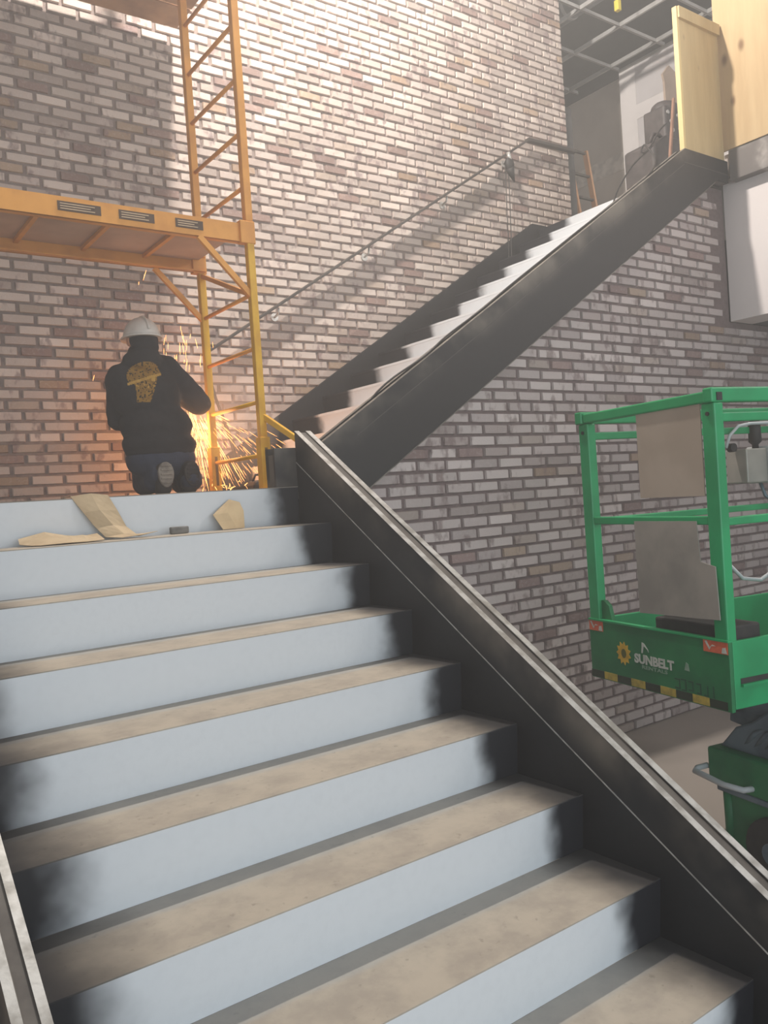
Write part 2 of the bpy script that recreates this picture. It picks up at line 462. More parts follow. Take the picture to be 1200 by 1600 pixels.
def lower_stringer(xa, s, k):   # s = +1: plates run outwards to +x
    X = lambda a: xa+s*a*k
    pr = lambda a, b, lo, hi: G().prism(pitched(-.0, YE, lo, hi), 0, min(X(a), X(b)), max(X(a), X(b)))
    st = pr(0, .016, BOTO, .112).build('stringer', BLACK_LO, ls)
    pr(0, .016, .116, TOPO-.001).build('upper_plate', BLACK_LO, st)
    pr(-.0015, .010, .1115, .1165).build('weld_seam', BARE, st)
    pr(.016, .062, BOTO, TOPO-.008).build('groove_core', GROOVE, st)
    pr(.062, .09, BOTO, TOPO-.001).build('outer_plate', BLACK_LO, st)
    pr(.0, .026, TOPO-.003, TOPO).build('plate_edge', BARE, st)
    pr(.064, .09, TOPO-.003, TOPO).build('plate_edge', BARE, st)
    return st
lower_stringer(0, 1, 1); lower_stringer(-W, -1, .72)

# landing between the flights
LAND = M('landing_slab', (150, 142, 132), (128, 120, 112), 3, .8)
ld = thing('stair_landing', 'raised landing between the lower and upper flights', 'landing', (-.4, .9, -.2))
G().box(-3.1, .09, .022, YB-.002, -.06, 0).build('slab', LAND, ld)
G().box(.09, UX0+.012, .25, YB-.042, -.06, 0).build('slab', LAND, ld)
G().box(-W, 0, 0, .0215, -.0035, 0).build('landing_nosing', LAND, ls)
G().box(-3.1, -W-.1, -.0, .006, -R, -.0).build('fascia', BLACK, ld)
for x in (-3.0, -1.5, 0.02): G().box(x, x+.06, .10, YB-.05, -.22, -.06).build('joist', BLACK, ld)

# ================================================================== UPPER FLIGHT
us = thing('upper_staircase', 'upper flight along the brick wall with deep black outer stringer', 'staircase', (2.2, 1.0, 0))
wl = world_loc(us)
UW0, UW1 = .246, YB-.04
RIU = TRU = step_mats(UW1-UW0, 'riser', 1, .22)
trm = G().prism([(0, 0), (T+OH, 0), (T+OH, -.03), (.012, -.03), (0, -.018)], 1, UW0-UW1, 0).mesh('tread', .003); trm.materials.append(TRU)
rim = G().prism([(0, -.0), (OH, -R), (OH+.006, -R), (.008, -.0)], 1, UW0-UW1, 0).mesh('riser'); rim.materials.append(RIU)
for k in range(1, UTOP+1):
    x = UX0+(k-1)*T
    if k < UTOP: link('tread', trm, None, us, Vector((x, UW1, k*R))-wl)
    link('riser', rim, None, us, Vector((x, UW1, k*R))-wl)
UT, XK = .285, 3.33
zk = nose_up(XK)+UT
xl = UX0+(.185-UT-R)/SLOPE
up_poly = [(-.115, .001), (.095, .001), (.095, -.17), (.20, -.17), (.33, bot_up(.33)), (3.72, bot_up(3.72)), (3.86, bot_up(3.72)), (3.86, zk), (XK, zk), (xl, .185), (-.115, .185)]
st = G().prism(up_poly, 1, .002, .018).build('stringer', BLACK_UP, us, .002)
G().prism([(p[0], p[1]-(.03 if i > 7 else 0)) for i, p in enumerate(up_poly)], 1, .018, .062).build('groove_core', GROOVE, st)
G().prism(up_poly, 1, .062, .09).build('inner_plate', BLACK_UP, st)
def along(x0, x1, off, w_, h, y0, y1, nm, mt):
    G().prism([(x0, nose_up(x0)+off), (x1, nose_up(x1)+off), (x1, nose_up(x1)+off+h), (x0, nose_up(x0)+off+h)], 1, y0, y1).build(nm, mt, st)
DUST = M('dusty_steel_edge', (126, 120, 112), (92, 88, 84), 14, .5, .2, .1)
G().prism([(.33, bot_up(.33)+.004), (3.72, bot_up(3.72)+.004), (3.85, UFLOOR-.17), (3.85, UFLOOR-.02), (.75, nose_up(.75)-.06), (.33, .0)], 1, .091, .244).build('carriage_beam', BLACK, us)
along(xl, XK, UT-.002, 0, .003, .0, .026, 'plate_edge', DUST)
along(xl, XK, UT-.002, 0, .003, .064, .09, 'plate_edge', DUST)
along(.34, 3.68, -.125, 0, .006, -.001, .018, 'lower_lip', DUST)
along(xl+.25, XK-.02, UT-.105, 0, .004, .0005, .006, 'weld_seam', M('dull_weld', (88, 84, 80)))
G().prism([(XK-.02, zk-.104), (3.86, zk-.104), (3.86, zk-.100), (XK-.02, zk-.1)], 1, .0005, .006).build('weld_seam', MATS['dull_weld'], st)
sk = [(.40, .0), (.62, .0), (3.78, nose_up(3.78)-.12), (4.2, UFLOOR), (4.2, UFLOOR+.045), (3.80, UFLOOR+.045), (.40, nose_up(.40)+.105)]
G().prism(sk, 1, UW1+.001, YB-.016).build('wall_skirt', BLACK_UP, us)

# ================================================================== HANDRAIL
RAIL = M('raw_rail_steel', (74, 68, 64), (60, 55, 52), 9, .55, .1, .1)
hr = thing('handrail', 'thin steel handrail bracketed to the brick wall above the upper flight', 'handrail', (2.2, YB, 1.0))
RY = 1.88
rz = lambda x: 3.10+(x-3.76)*.6335
G().beam((.42, RY, rz(.42)), (3.76, RY, rz(3.76)), .060, .018).build('rail', RAIL, hr, .003)
G().beam((3.75, RY, 3.10), (4.40, RY, 3.11), .05, .03).build('return_bar', RAIL, hr, .004)
for x in (1.03, 1.88, 2.73, 3.50):
    b = G().tube([(x, RY, rz(x)-.018), (x, RY+.01, rz(x)-.06), (x, YB-.02, rz(x)-.075)], .008, 8).build('bracket', BARE, hr, smooth_=True)
    G().disc((x, YB-.018, rz(x)-.075), (0, 1, 0), .03, .008, 14).build('rosette', BARE, b)

# ================================================================== SCAFFOLD
ORANGE = M('orange_scaffold_paint', (226, 158, 70), (208, 140, 60), 7, .5, 0, .08)
YELLOW = M('yellow_scaffold_paint', (226, 176, 40), (206, 152, 36), 7, .5, 0, .08)
PLYU = M('bounce_warmed_plywood', (196, 164, 142), (180, 148, 128), 4, .8)  # orange bounce light mixed into the plywood colour
SX, SYN, SYF, SXL = .20, .70, 1.36, -1.62
sc_ = thing('rolling_scaffold', 'yellow and orange steel scaffold tower standing on the landing', 'scaffold', (-.7, 1.03, 0))
for x in (SX, SXL):
    for y in (SYN, SYF):
        g = G().box(x-.021, x+.021, y-.021, y+.021, .24, 1.50); p_ = g.build('post', YELLOW, sc_, .004)
        G().box(x-.022, x+.022, y-.022, y+.022, 1.50, 4.5).build('upper_post', ORANGE, sc_, .004)
        if y == SYN or x == SXL or True:
            lg = G().box(x-.030, x+.030, y-.030, y+.030, .012, .30).build('adjusting_leg', YELLOW, sc_, .004)
            G().box(x-.007, x+.009, y-.0325, y-.029, .06, .24).build('slot', M('slot_brown', (110, 82, 40)), lg)
            G().box(x-.055, x+.055, y-.055, y+.055, .001, .012).build('base_plate', YELLOW, lg, .002)
    for k in range(14):
        z = .2+.3*k
        if k in (4, 10): continue
        G().tube([(x, SYN, z), (x, SYF, z)], .012, 8).build('rung', ORANGE if z > .6 else YELLOW, sc_, smooth_=True)
    G().beam((x, SYF-.02, 1.36), (x, SYN+.02, 1.10), .025, .025).build('gusset', ORANGE, sc_)
G().beam((SX+.01, SYN, .42), (SX+.17, SYN-.28, .19), .032, .032).build('outrigger', YELLOW, sc_, .004)
for y, s in ((SYN, -1), (SYF, 1)):
    g = G().box(SXL, SX+.02, y-.008, y+.008, 1.385, 1.485)
    g.box(SXL, SX+.02, min(y, y-s*.045), max(y, y-s*.045), 1.475, 1.485); g.box(SXL, SX+.02, min(y, y-s*.045), max(y, y-s*.045), 1.385, 1.393)
    bm_ = g.build('side_beam', ORANGE, sc_)
    G().box(SX-.06, SX+.03, y-.024, y+.024, 1.375, 1.50).build('end_hook', ORANGE, bm_, .004)
    G().beam((SX, y, 1.08), (SX-.30, y, 1.385), .022, .03).build('gusset', ORANGE, sc_)
    if y == SYN:
        for (a, b) in ((-.83, -.62), (-.53, -.345), (-.23, -.075)):
            s_ = G().box(a, b, y-.0105, y-.008, 1.415, 1.462).build('sticker', M('sticker_dark', (84, 62, 46)), bm_)
            for q in range(3):
                G().box(a+.012, b-.03-.02*(q % 2), y-.0118, y-.0104, 1.424+q*.012, 1.429+q*.012).build('printed_line', M('sticker_print', (196, 170, 140)), s_)
g = G().box(SXL, SX-.02, SYN+.01, SYF-.01, 1.458, 1.472).build('deck', PLYU, sc_)
for x in [SX-.36-.36*i for i in range(5)]: G().box(x-.012, x+.012, SYN+.009, SYF-.009, 1.436, 1.457).build('cross_bar', ORANGE, sc_)
WOOD = M('scaffold_plank', (176, 134, 98), (150, 112, 82), 5, .8)
for i in range(5):
    y0 = .64+i*.252
    G().box(-1.95, .39, y0, y0+.236, 3.20, 3.24).build('plank', WOOD, sc_, .004)
for z in (3.185,):
    for x in (SX, SXL): G().box(x-.02, x+.02, .64, 1.42, 3.15, 3.20).build('bearer', ORANGE, sc_)
# extension cords hanging by the scaffold
CORD = M('black_rubber', (40, 38, 38), (52, 48, 46), 20, .6)
def cord(name, pts, r, mat, label, cat, n=6):
    c = []
    P = [Vector(p) for p in pts]
    for i in range(len(P)-1):
        p0, p1, p2, p3 = P[max(i-1, 0)], P[i], P[i+1], P[min(i+2, len(P)-1)]
        for k in range(6):
            t = k/6
            c.append(.5*((2*p1)+(-p0+p2)*t+(2*p0-5*p1+4*p2-p3)*t*t+(-p0+3*p1-3*p2+p3)*t**3))
    c.append(P[-1])
    o = G().tube(c, r, n).build(name, mat, None, smooth_=True)
    return tag(o, label, cat)
cord('welding_lead', [(.36, 1.72, .90), (.38, 1.70, .72), (.43, 1.66, .5), (.50, 1.62, .25), (.56, 1.58, .03), (.50, 1.5, .012)], .010, CORD, 'dark brown lead hanging behind the sparks, nearer the worker', 'cable')
cord('welding_lead', [(.39, 1.80, .92), (.43, 1.78, .70), (.48, 1.74, .45), (.53, 1.70, .2), (.57, 1.66, .03), (.60, 1.5, .012)], .008, CORD, 'thinner dark lead hanging beside the scaffold post', 'cable')

# ================================================================== STRINGER CABLE, HANGING TOOL
su = lambda x, y, o=0: (x, y, nose_up(x)+UT+.010+o)
cord('power_cable', [(.16, .35, .02), (.2, .16, .12), (.30, .12, .155), su(.55, .06), su(.85, .02), su(1.05, .06), su(1.3, .03), su(1.6, .05), su(2.2, .045), su(3.0, .05), (3.15, .2, 2.30), (3.45, .45, 2.40), (3.75, .62, 2.52), (4.0, .732, 2.66)], .006, CORD, 'thin dark power cable lying along the top of the upper stringer', 'cable')
ht = thing('hanging_cord_reel', 'dark cord with plug clamped under the top of the handrail', 'cord', (3.5, RY-.02, 2.0))
ex = 3.47
G().sphere((ex, RY-.03, rz(ex)-.10), .05, 12, 8, (1, .7, 1.3)).build('plug', CORD, ht, smooth_=True)
G().tube([(ex-.01, RY-.03, rz(ex)), (ex, RY-.04, rz(ex)-.07)], .02, 8).build('clamp', BARE, ht, smooth_=True)
G().tube([(ex+.0, RY-.03, rz(ex)-.13), (ex+.07, RY-.01, rz(ex)-.24)], [.045, .006], 8).build('tail', CORD, ht, smooth_=True)
for d in (0, .035):
    G().tube([(ex-.03+d, RY-.01, rz(ex)-.12), (ex-.035+d*1.2, RY, 2.5), (ex-.04+d, RY, 2.2), (ex-.07+d, RY-.02, 1.98), (ex-.15+d, RY-.05, 1.82)], .004, 6).build('strand', CORD, ht, smooth_=True)

# ================================================================== PLYWOOD AND UPSTAIRS THINGS
def ply_mat(name, c1, c2, knots):
    mt, nt, b = newmat(name); co = coords(nt, 'World')
    mp = nt.nodes.new('ShaderNodeMapping'); mp.inputs['Scale'].default_value = (1, 1, .12); L(nt, co, mp.inputs[0])
    n = noise_(nt, mp.outputs[0], 12, 5, .6)
    c = mixc(nt, smooth(nt, n, .3, .7), c1, c2)
    for k in knots:
        d = nt.nodes.new('ShaderNodeVectorMath'); d.operation = 'SUBTRACT'; L(nt, co, d.inputs[0]); d.inputs[1].default_value = k[:3]
        m2 = nt.nodes.new('ShaderNodeVectorMath'); m2.operation = 'MULTIPLY'; L(nt, d.outputs[0], m2.inputs[0]); m2.inputs[1].default_value = (1, 1, .55)
        ln = nt.nodes.new('ShaderNodeVectorMath'); ln.operation = 'LENGTH'; L(nt, m2.outputs[0], ln.inputs[0])
        f = smooth(nt, math_(nt, 'MULTIPLY_ADD', n, .012, ln.outputs['Value']), k[3]+.012, k[3]*.4)
        c = mixc(nt, math_(nt, 'MULTIPLY', f, .9), c, (120, 88, 58))
    L(nt, c, b.inputs['Base Color']); b.inputs['Roughness'].default_value = .75
    bump(nt, b, n, .06, .002)
    return mt
PLYA = ply_mat('plywood_narrow', (204, 182, 138), (190, 167, 122), [(3.42, .03, 3.05, .014), (3.58, .03, 2.87, .014), (3.5, .03, 2.95, .01)])
PLYB = ply_mat('plywood_wide', (200, 174, 134), (188, 160, 120), [(3.86, -.02, 2.98, .03), (3.86, -.155, 3.03, .03), (3.86, -.07, 2.66, .025), (3.86, -.30, 3.35, .02)])
pa = thing('plywood_guard_panel', 'narrow plywood guard panel standing on the top of the outer stringer', 'plywood', (3.6, .03, zk))
G().box(3.345, 3.845, .018, .036, zk, 3.24).build('sheet', PLYA, pa)
G().box(3.347, 3.847, -.004, .018, 3.165, 3.245).build('top_batten', PLYA, pa)
G().box(3.335, 3.36, .010, .046, zk, 3.245).build('edge_stud', ply_mat('plywood_edge', (226, 204, 150), (214, 190, 136), []), pa)
pb = thing('plywood_guard_panel', 'wide pale plywood guard sheet with knots along the balcony edge', 'plywood', (3.87, -.6, UFLOOR+.01))
G().box(3.860, 3.878, -1.16, .055, UFLOOR+.012, 3.62).build('sheet', PLYB, pb)
for y in (-.2, -.9): G().box(3.878, 3.916, y, y+.08, UFLOOR+.012, 3.5).build('stud', PLYA, pb)
# dark machine on the upper floor
MACH = M('dark_machine', (58, 54, 54), (76, 70, 70), 14, .6)
mc = thing('portable_machine', 'dark portable compressor with gauges standing behind the plywood panel', 'machine', (4.35, .85, UFLOOR))
G().prism([(4.02, UFLOOR+.06), (4.55, UFLOOR+.06), (4.55, 2.80), (4.22, 2.80), (4.02, 2.70)], 1, .74, 1.04).build('base_housing', MACH, mc, .02)
G().box(4.26, 4.54, .78, 1.0, 2.80, 3.08).build('control_box', MACH, mc, .02)
G().sphere((4.42, .88, 3.08), .15, 14, 8, (1, .8, .62)).build('motor_cover', MACH, mc, smooth_=True)
for (x, z) in ((4.30, 3.02), (4.34, 2.95), (4.44, 3.02), (4.46, 2.91), (4.36, 2.88)):
    G().disc((x, .777, z), (0, 1, 0), .017, .012, 12).build('gauge', TBAR, mc)
G().tube([(4.05, .80, 2.71), (4.08, .78, 2.79), (4.16, .78, 2.80), (4.24, .80, 2.78)], .016, 8).build('handle', MACH, mc, smooth_=True)
for x in (4.10, 4.48):
    for y in (.78, 1.0): G().disc((x, y, UFLOOR+.052), (0, 1, 0), .05, .03, 14).build('wheel', CORD, mc)
cord('machine_hose', [(4.24, .76, 2.90), (4.10, .735, 2.80), (3.93, .72, 2.62), (3.7, .72, 2.44), (3.45, .68, 2.20), (3.30, .64, 2.01)], .007, CORD, 'black hose running down from the machine to the upper steps', 'hose')
bd = thing('brown_board', 'brown board leaning behind the plywood panel above the machine', 'board', (4.72, 1.1, UFLOOR))
G().prism([(4.72, UFLOOR), (4.90, UFLOOR), (4.92, 3.6), (4.78, 3.66), (4.68, 3.56), (4.70, 3.50)], 1, 1.06, 1.08).build('board_face', M('brown_board', (158, 142, 128), (140, 124, 112), 4, .8), bd)
G().beam((4.02, .62, UFLOOR+.01), (4.19, .64, 3.05), .02, .02).build('prop', M('reddish_stick', (150, 112, 92)), bd)
# ladder
LADO = M('ladder_orange', (222, 172, 130), (206, 154, 112), 6, .6)
ldr = thing('ladder', 'orange fibreglass ladder leaning beyond the end of the brick wall', 'ladder', (5.4, 2.6, UFLOOR))
for x in (5.24, 5.53): G().beam((x, 2.5, UFLOOR), (x, 2.68, 3.62 if x > 5.4 else 3.55), .03, .06, (0, 1, 0)).build('rail', LADO, ldr, .003)
for i in range(5):
    z = UFLOOR+.2+i*.27
    G().beam((5.24, 2.5+.137*(z-UFLOOR), z), (5.53, 2.5+.137*(z-UFLOOR), z), .03, .02).build('rung', GROOVE, ldr)
pl_ = G().box(5.20, 5.29, 3.0, 3.03, UFLOOR, 3.82).build('leaning_plank', PLYA); tag(pl_, 'pale wooden plank standing behind the ladder', 'plank')

# ================================================================== PAPER SCRAPS ON THE STEPS
KRAFT = M('kraft_paper', (188, 167, 136), (172, 150, 120), 9, .8)
def sheet(name, rows, mat, label, cat, th=.002):
    # rows: list of lists of points; a thin folded sheet with thickness
    vs = [Vector(p) for r in rows for p in r]; n = len(rows[0])
    me = bpy.data.meshes.new(name)
    me.from_pydata([tuple(v) for v in vs], [], [(i*n+j, i*n+j+1, (i+1)*n+j+1, (i+1)*n+j) for i in range(len(rows)-1) for j in range(n-1)])
    me = evaluated(me, [('SOLIDIFY', dict(thickness=th, offset=0)), ('SUBSURF', dict(levels=1, render_levels=1, subdivision_type='SIMPLE'))])
    o = link(name, me, mat); return tag(o, label, cat)
z1 = -R
sheet('paper_strip', [[(-1.07, .10, .006), (-.99, .10, .010), (-.93, .09, .006)], [(-1.06, .0, .008), (-.98, -.004, .016), (-.91, -.004, .006)], [(-1.02, -.022, -.06), (-.955, -.03, -.055), (-.88, -.020, -.06)],
      [(-.98, -.03, -.12), (-.91, -.045, -.12), (-.85, -.028, -.13)], [(-.95, -.06, z1+.012), (-.88, -.085, z1+.02), (-.81, -.055, z1+.006)], [(-.90, -.12, z1+.006), (-.82, -.13, z1+.012), (-.74, -.09, z1+.02)]], KRAFT,
      'long strip of brown paper draped over the landing edge onto the top step', 'paper')
sheet('crumpled_paper', [[(-1.275, -.03, z1+.03), (-1.175, -.02, z1+.05), (-1.095, -.03, z1+.03), (-1.005, -.03, z1+.02)], [(-1.285, -.09, z1+.01), (-1.185, -.08, z1+.045), (-1.085, -.09, z1+.012), (-0.985, -.07, z1+.03)],
      [(-1.255, -.15, z1+.004), (-1.155, -.14, z1+.02), (-1.065, -.15, z1+.03), (-0.975, -.13, z1+.006)], [(-1.235, -.19, z1+.004), (-1.145, -.2, z1+.006), (-1.055, -.19, z1+.004), (-0.995, -.18, z1+.006)]], KRAFT,
      'crumpled brown paper lying on the top step left of the strip', 'paper')
sheet('cardboard_piece', [[(-.435, -.07, z1+.003), (-.37, -.075, z1+.003), (-.325, -.06, z1+.003)], [(-.46, -.03, z1+.07), (-.395, -.045, z1+.075), (-.31, -.03, z1+.08)], [(-.43, -.015, z1+.09), (-.37, -.012, z1+.135), (-.32, -.014, z1+.12)]], M('cardboard', (190, 168, 132), (176, 152, 118), 6, .8),
      'square brown cardboard piece propped against the top riser', 'cardboard')
ob = G().box(-.68, -.60, -.09, -.06, z1+.001, z1+.032).build('tape_offcut', M('grey_block', (120, 118, 114), (90, 88, 86), 20, .7), None, .006); tag(ob, 'small dark grey block lying on the top step', 'block')

# ================================================================== WORKER
def capsules(parts, voxel, smooth_it=4, fac=.5):
    g = G()
    for p in parts:
        if len(p) == 2:      # ellipsoid: centre, radii
            g.sphere(p[0], 1, 20, 14, p[1])
        else:
            a, b, ra, rb = Vector(p[0]), Vector(p[1]), p[2], p[3]
            g.sphere(a, ra, 16, 10); g.sphere(b, rb, 16, 10)
            g.tube([a, a.lerp(b, .5), b], [ra, (ra+rb)/2, rb], 16)
    me = bpy.data.meshes.new('raw'); me.from_pydata([tuple(v) for v in g.v], [], g.f)
    bm = bmesh.new(); bm.from_mesh(me); bmesh.ops.remove_doubles(bm, verts=bm.verts, dist=1e-5)
    bmesh.ops.dissolve_degenerate(bm, edges=bm.edges, dist=1e-6); bmesh.ops.recalc_face_normals(bm, faces=bm.faces); bm.to_mesh(me); bm.free()
    out = evaluated(me, [('REMESH', dict(mode='VOXEL', voxel_size=voxel)), ('SMOOTH', dict(iterations=smooth_it, factor=fac))])
    out.polygons.foreach_set('use_smooth', [True]*len(out.polygons))
    return out
def rebase(me, o):
    d = world_loc(o)
    for v in me.vertices: v.co -= d
    return me
SKIN = M('skin', (196, 142, 112), (184, 128, 100), 20, .5)
JKT = M('dark_hoodie', (36, 33, 36), (28, 26, 30), 10, .9, 0, .4)
JEAN = M('blue_jeans', (52, 58, 76), (44, 49, 66), 22, .85, 0, .4)
BOOT = M('dark_boot', (48, 42, 40), (38, 34, 32), 14, .7)
SOLE = M('worn_boot_sole', (150, 140, 130), (120, 112, 104), 26, .8, 0, .5)
HAT = M('white_hard_hat', (214, 208, 200), (200, 194, 186), 6, .4)
GLOVE = M('grey_glove', (92, 86, 82), (76, 70, 66), 16, .85)
pr_ = thing('person', 'worker in white hard hat and dark hoodie kneeling at the wall, back turned', 'person', (-.2, 1.22, 0))
def grip(c, axis, palm, rg):
    # a hand closed round a bar: palm on one side, four unequal fingers and a thumb curling round it
    c, ax, pm = Vector(c), Vector(axis).normalized(), Vector(palm).normalized()
    pm = (pm-ax*pm.dot(ax)).normalized(); tn = ax.cross(pm); out = []
    P = lambda a, off, r: c+ax*off+(pm*math.cos(a)+tn*math.sin(a))*r
    for k, (off, reach) in enumerate(((-.033, 2.3), (-.011, 2.65), (.011, 2.5), (.031, 2.05))):
        aa = [.35+(reach-.35)*q/3 for q in range(4)]
        for q in range(3): out.append((P(aa[q], off, rg+.010), P(aa[q+1], off, rg+.010), .0095-.0008*q, .0087-.0008*q))
    out.append((P(-.2, -.028, rg+.013), P(.2, .028, rg+.013), .017, .015)); out.append((P(-.1, .02, rg+.013), P(-.1, -.02, rg+.013), .018, .018))
    for q, (a0, a1) in enumerate(((-.4, -1.1), (-1.1, -1.7))): out.append((P(a0, -.03-.012*q, rg+.011), P(a1, -.042-.012*q, rg+.010), .011, .009))
    return out
GR = Vector((.035, 1.50, .63))                       # angle grinder
ga = Vector((-.80, .10, -.35)).normalized()
HR = GR+ga*.015; HL = GR+ga*.155
head = [((-.265, 1.205, .915), (.074, .094, .112)), ((-.255, 1.25, .865), (.055, .06, .06)), ((-.25, 1.305, .885), (.012, .018, .018)), ((-.252, 1.30, .91), (.008, .012, .03)),
        ((-.253, 1.292, .855), (.026, .012, .008)), ((-.253, 1.288, .83), (.03, .02, .018)), ((-.343, 1.21, .905), (.010, .022, .032)), ((-.188, 1.205, .905), (.010, .022, .032)),
        ((-.283, 1.285, .925), (.024, .012, .008)), ((-.222, 1.285, .925), (.024, .012, .008))]
core = [((-.27, 1.2, .74), (-.267, 1.21, .84), .062, .058), ((-.26, 1.21, .6), (.17, .11, .15)), ((-.21, 1.21, .36), (.17, .115, .16)), ((-.2, 1.22, .22), (.16, .12, .11)),
        ((-.13, 1.22, .73), (.075, 1.265, .565), .06, .05), ((.075, 1.265, .565), HR-ga*.0+Vector((.01, -.05, -.01)), .045, .03), ((-.41, 1.22, .68), (-.40, 1.31, .47), .058, .048), ((-.40, 1.31, .47), HL+Vector((-.03, -.045, -.02)), .045, .028),
        ((-.26, 1.23, .2), (-.20, 1.50, .10), .072, .06), ((-.20, 1.50, .085), (-.262, 1.13, .11), .052, .04), ((-.11, 1.23, .2), (.04, 1.50, .10), .072, .06), ((.04, 1.50, .085), (-.06, 1.12, .09), .052, .04)]
body = capsules(head+core+grip(HR, ga, (0, -1, .3), .026)+grip(HL, ga, (-.2, -1, .2), .024), .0055, 2, .4)
link('body', rebase(body, pr_), SKIN, pr_)
for x in (-.283, -.222):
    e = G().sphere((x, 1.288, .907), .012, 10, 8).build('eye', M('eye_white', (226, 222, 216)), pr_, smooth_=True)
    G().sphere((x+.002, 1.298, .907), .005, 8, 6).build('iris', BOOT, e, smooth_=True)
jacket = [((-.205, 1.2, .31), (.220, .160, .10)), ((-.215, 1.2, .42), (.215, .150, .15)), ((-.262, 1.205, .59), (.205, .140, .17)), ((-.40, 1.215, .685), (-.14, 1.215, .745), .088, .090),
          ((-.275, 1.19, .785), (.115, .105, .075)), ((-.28, 1.15, .77), (.095, .07, .06)), ((-.265, 1.2, .845), (.088, .10, .05)),
          ((-.405, 1.22, .675), (-.395, 1.31, .47), .082, .070), ((-.395, 1.31, .47), HL+Vector((-.07, -.07, -.02)), .068, .044),
          ((-.13, 1.22, .735), (.075, 1.262, .565), .090, .078), ((.075, 1.262, .565), HR+Vector((.02, -.10, -.02)), .076, .048),
          ((-.205, 1.2, .262), (.205, .15, .04))]
jm = capsules(jacket, .011, 5, .5)
# cloth folds
for v in jm.vertices:
    n_ = mnoise.noise(Vector((v.co.x*9, v.co.y*9, v.co.z*16)))*.009+mnoise.noise(v.co*30)*.003
    v.co += v.normal*n_
bv = BVHTree.FromPolygons([v.co.copy() for v in jm.vertices], [tuple(p.vertices) for p in jm.polygons])
jo = link('hoodie', rebase(jm, pr_), JKT, pr_)
# worn yellow print on the back
def px2xz(u, v): return (-.26+(u-220-.0735*(v-496))*.00377, .04+(768-v)*.003676)
def print_mask(u, v):
    n_ = mnoise.noise(Vector((u*.35, v*.35, 3))); line = 604-(u-191)*.34
    if 190 < u < 242 and abs(v-line) < 2.2: return 2
    if 590 < v < 600 and 224 < u < 230: return 2
    if v < line and ((u-217)/27)**2+((v-592)/22)**2 < 1: return 1 if n_ > -.25 else 0
    if v >= line and v < 632 and 199+(v-602)*.12 < u < 231-(v-602)*.30: return (2 if (n_ > .25 and 602 < v < 612) else 1) if n_ > -.22 else 0
    return 0
for kind, mt_, nm in ((1, M('faded_yellow_print', (150, 112, 40), (124, 90, 36), 40, .9), 'back_print'), (2, M('yellow_script_print', (190, 150, 72), (170, 130, 60), 40, .9), 'back_lettering')):
    vs, fs = [], []
    for v in range(566, 634):
        for u in range(188, 246):
            if print_mask(u+.5, v+.5) != kind: continue
            q = []
            for du, dv in ((0, 0), (1, 0), (1, 1), (0, 1)):
                x, z = px2xz(u+du, v+dv)
                h = bv.ray_cast(Vector((x, .6, z)), Vector((0, 1, 0)))
                if h[0] is None: break
                q.append(h[0]-Vector((0, .0035, 0)))
            if len(q) == 4 and max(p.y for p in q)-min(p.y for p in q) < .02:
                o = len(vs); vs += [tuple(p-world_loc(pr_)) for p in q]; fs.append((o, o+1, o+2, o+3))
    me = bpy.data.meshes.new(nm); me.from_pydata(vs, [], fs); link(nm, me, mt_, jo)
jeans = [((-.20, 1.215, .225), (.205, .165, .125)), ((-.27, 1.23, .205), (-.20, 1.50, .115), .095, .08), ((-.20, 1.50, .10), (-.265, 1.16, .10), .075, .068), ((-.265, 1.16, .10), (-.265, 1.11, .13), .065, .056),
         ((-.11, 1.23, .205), (.04, 1.50, .115), .095, .08), ((.04, 1.50, .10), (-.055, 1.14, .10), .076, .07), ((-.055, 1.14, .10), (-.08, 1.08, .095), .068, .062)]
jn = capsules(jeans, .011, 4, .5)
for v in jn.vertices: v.co += v.normal*(mnoise.noise(Vector((v.co.x*16, v.co.y*8, v.co.z*16)))*.007); v.co.z = max(v.co.z, .004)
link('jeans', rebase(jn, pr_), JEAN, pr_)
for nm, x, s in (('boot', -.245, 1), ('boot', -.09, .8)):
    bt = capsules([((x, 1.12, .11), (x, 1.085, .15), .05, .045), ((x, 1.085, .16), (x, 1.085, .055), .046, .046), ((x, 1.10, .05), (x, 1.12, .045), .042, .04)], .008, 3, .5)
    for v in bt.vertices: v.co.z = max(v.co.z, .004)
    b_ = link('boot', rebase(bt, pr_), BOOT, pr_)
    so = G()
    pts = [(x+.046*math.cos(t)*(1+.1*math.sin(t)), .128+.072*math.sin(t)) for t in [2*math.pi*i/22 for i in range(22)]]
    so.prism(pts, 1, 1.028, 1.046).build('sole', SOLE if s == 1 else BOOT, b_, .004)
    for i in range(5): so2 = G().box(x-.032, x+.032, 1.022, 1.029, .078+i*.024, .088+i*.024).build('tread_lug', SOLE if s == 1 else BOOT, b_, .002)
# hard hat
hv, hf = [], []
hc = Vector((-.265, 1.205, .925)); nu, nvv = 28, 8
g = G()
for j in range(nvv+1):
    t = (math.pi/2)*j/nvv
    for i in range(nu):
        p = 2*math.pi*i/nu
        g.v.append(hc+Vector((math.cos(t)*math.cos(p)*.103, math.cos(t)*math.sin(p)*.125, math.sin(t)*.118)))
for j in range(nvv):
    for i in range(nu): g.f.append((j*nu+i, j*nu+(i+1) % nu, (j+1)*nu+(i+1) % nu, (j+1)*nu+i))
hm = evaluated(g.mesh('shell'), [('SOLIDIFY', dict(thickness=.006, offset=-1))])
hm.polygons.foreach_set('use_smooth', [True]*len(hm.polygons))
ho = link('hard_hat', rebase(hm, pr_), HAT, pr_)
br = [(hc.x+.112*math.cos(t), hc.y+(.134 if math.sin(t) < 0 else .175)*math.sin(t)) for t in [2*math.pi*i/32 for i in range(32)]]
G().prism(br, 2, hc.z-.005, hc.z+.004).build('brim', HAT, ho, .002)
